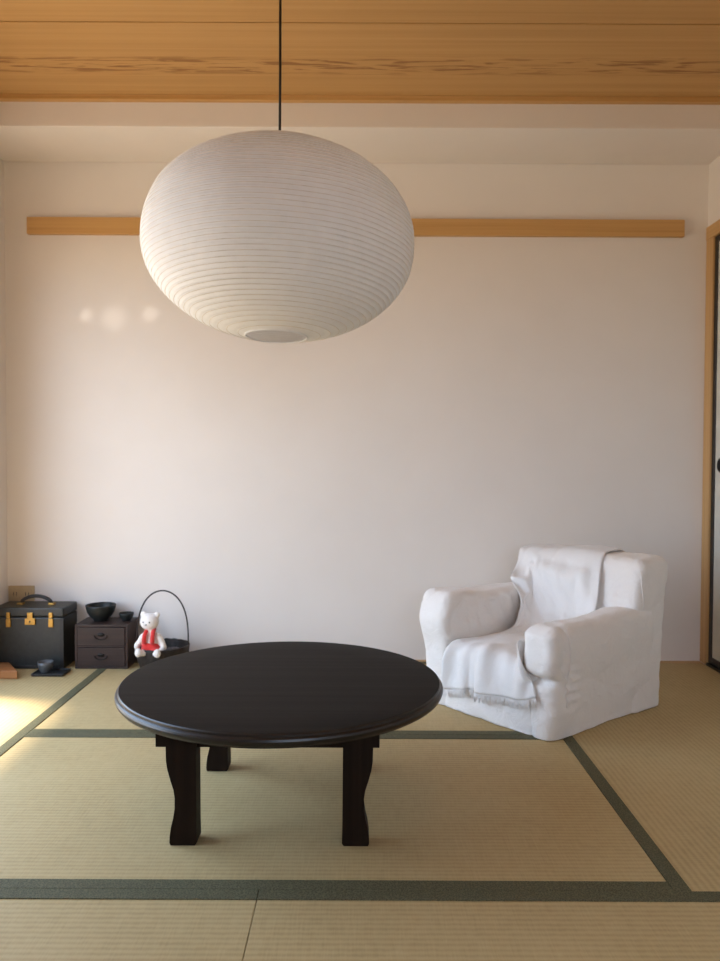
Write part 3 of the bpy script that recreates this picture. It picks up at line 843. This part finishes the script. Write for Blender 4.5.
ot = empty('wall_outlet', (-1.497, YB, .287), 0, 'beige wall outlet plate just above the black trunk', 'outlet')
boxes('cover_plate', [(-.058, .058, -.007, -.0005, -.036, .036)], M['plate'], ot, .002)
boxes('socket', [(-.045, -.008, -.009, -.006, -.022, .022)], M['plate'], ot, .001)
boxes('socket', [(.008, .045, -.009, -.006, -.022, .022)], M['plate'], ot, .001)
for so in [o for o in ot.children if o.name.startswith('socket')]:
    x = -.0265 if so.data.vertices[0].co.x < 0 else .0265
    boxes('slot', [(x - .008, x - .005, -.0095, -.0085, -.008, .008), (x + .005, x + .008, -.0095, -.0085, -.008, .008)], M['slot'], so)

# ------------------------------------------------------------------ light
W = bpy.data.worlds.new('daylight'); S.world = W; W.use_nodes = True
nt = W.node_tree; bg = nt.nodes['Background']
tc = nt.nodes.new('ShaderNodeTexCoord'); sp = nt.nodes.new('ShaderNodeSeparateXYZ'); nt.links.new(tc.outputs['Generated'], sp.inputs[0])
mr = nt.nodes.new('ShaderNodeMapRange'); mr.inputs['From Min'].default_value = -1; mr.inputs['From Max'].default_value = 1; nt.links.new(sp.outputs['Z'], mr.inputs['Value'])
rp = ramp(nt, [(.0, (.50, .42, .33)), (.46, (.55, .47, .37)), (.52, (.78, .92, 1.10)), (1., (.48, .74, 1.16))])
nt.links.new(mr.outputs[0], rp.inputs['Fac']); nt.links.new(rp.outputs['Color'], bg.inputs['Color'])
mx_ = nt.nodes.new('ShaderNodeMapRange'); mx_.interpolation_type = 'SMOOTHSTEP'
mx_.inputs['From Min'].default_value = -.1; mx_.inputs['From Max'].default_value = -.85; mx_.inputs['To Min'].default_value = 7.4; mx_.inputs['To Max'].default_value = 8.4
nt.links.new(sp.outputs['X'], mx_.inputs['Value']); nt.links.new(mx_.outputs[0], bg.inputs['Strength'])
pd = bpy.data.lights.new('window_portal', 'AREA'); pd.shape = 'RECTANGLE'; pd.size = WY1 - WY0; pd.size_y = WZ1 - WZ0; pd.cycles.is_portal = True
po = bpy.data.objects.new('window_portal', pd); C.objects.link(po); po.location = (XL - T - .01, ym, (WZ0 + WZ1) / 2)
po.rotation_euler = Vector((1, 0, 0)).to_track_quat('-Z', 'Z').to_euler()
pd2 = bpy.data.lights.new('window_portal', 'AREA'); pd2.shape = 'RECTANGLE'; pd2.size = FX1 - FX0; pd2.size_y = FZ1 - FZ0; pd2.cycles.is_portal = True
po2 = bpy.data.objects.new('window_portal', pd2); C.objects.link(po2); po2.location = (xm, YF - T - .01, (FZ0 + FZ1) / 2)
po2.rotation_euler = Vector((0, 1, 0)).to_track_quat('-Z', 'Z').to_euler()
sd = bpy.data.lights.new('sun', 'SUN'); sd.energy = 26.; sd.color = (1, .87, .71); sd.angle = math.radians(9.)
so_ = bpy.data.objects.new('sun', sd); C.objects.link(so_); so_.rotation_euler = Vector((.285, -.13, -.95)).to_track_quat('-Z', 'Y').to_euler()
# three added spot lamps inside the room, standing in for reflected sun glints
for i, (x, z, ang, e) in enumerate(((-1.205, 1.518, 1.3, 22.), (-1.085, 1.503, 2.3, 16.), (-.925, 1.523, 1.4, 22.))):
    l = bpy.data.lights.new('glint_spot', 'SPOT'); l.energy = e * 1.0; l.color = (1, .93, .84); l.spot_size = math.radians(ang * 2.4); l.spot_blend = 1.; l.shadow_soft_size = .004
    o = bpy.data.objects.new('glint_spot', l); C.objects.link(o); o.location = (-1.45, 2.0, 1.25)
    o.rotation_euler = (Vector((x, YB, z)) - o.location).to_track_quat('-Z', 'Y').to_euler()

# ------------------------------------------------------------------ camera
f = 770.; pitch = math.atan(20.5 / f); roll = math.radians(.25)
fwd = Vector((0, math.cos(pitch), -math.sin(pitch))); rg_ = Vector((1, 0, 0)); up = rg_.cross(fwd)
r_ = rg_ * math.cos(roll) + up * math.sin(roll); u_ = up * math.cos(roll) - rg_ * math.sin(roll)
cd = bpy.data.cameras.new('camera'); cam = bpy.data.objects.new('camera', cd); C.objects.link(cam)
mw = Matrix.Identity(4)
for i in range(3): mw[i][0] = r_[i]; mw[i][1] = u_[i]; mw[i][2] = -fwd[i]
mw.translation = Vector((0, 0, .886)); cam.matrix_world = mw
cd.sensor_fit = 'HORIZONTAL'; cd.sensor_width = 36.; cd.lens = 36. * f / 720.
cd.clip_start = .05
cd.dof.use_dof = True; cd.dof.focus_distance = 1.85; cd.dof.aperture_fstop = 7.0
S.camera = cam

S.view_settings.view_transform = 'Standard'; S.view_settings.look = 'None'; S.view_settings.gamma = 1.
S.view_settings.use_curve_mapping = False
S.view_settings.exposure = -.2
S.cycles.use_denoising = True
S.cycles.max_bounces = 14; S.cycles.diffuse_bounces = 10; S.cycles.transparent_max_bounces = 12
S.cycles.sample_clamp_indirect = 8.
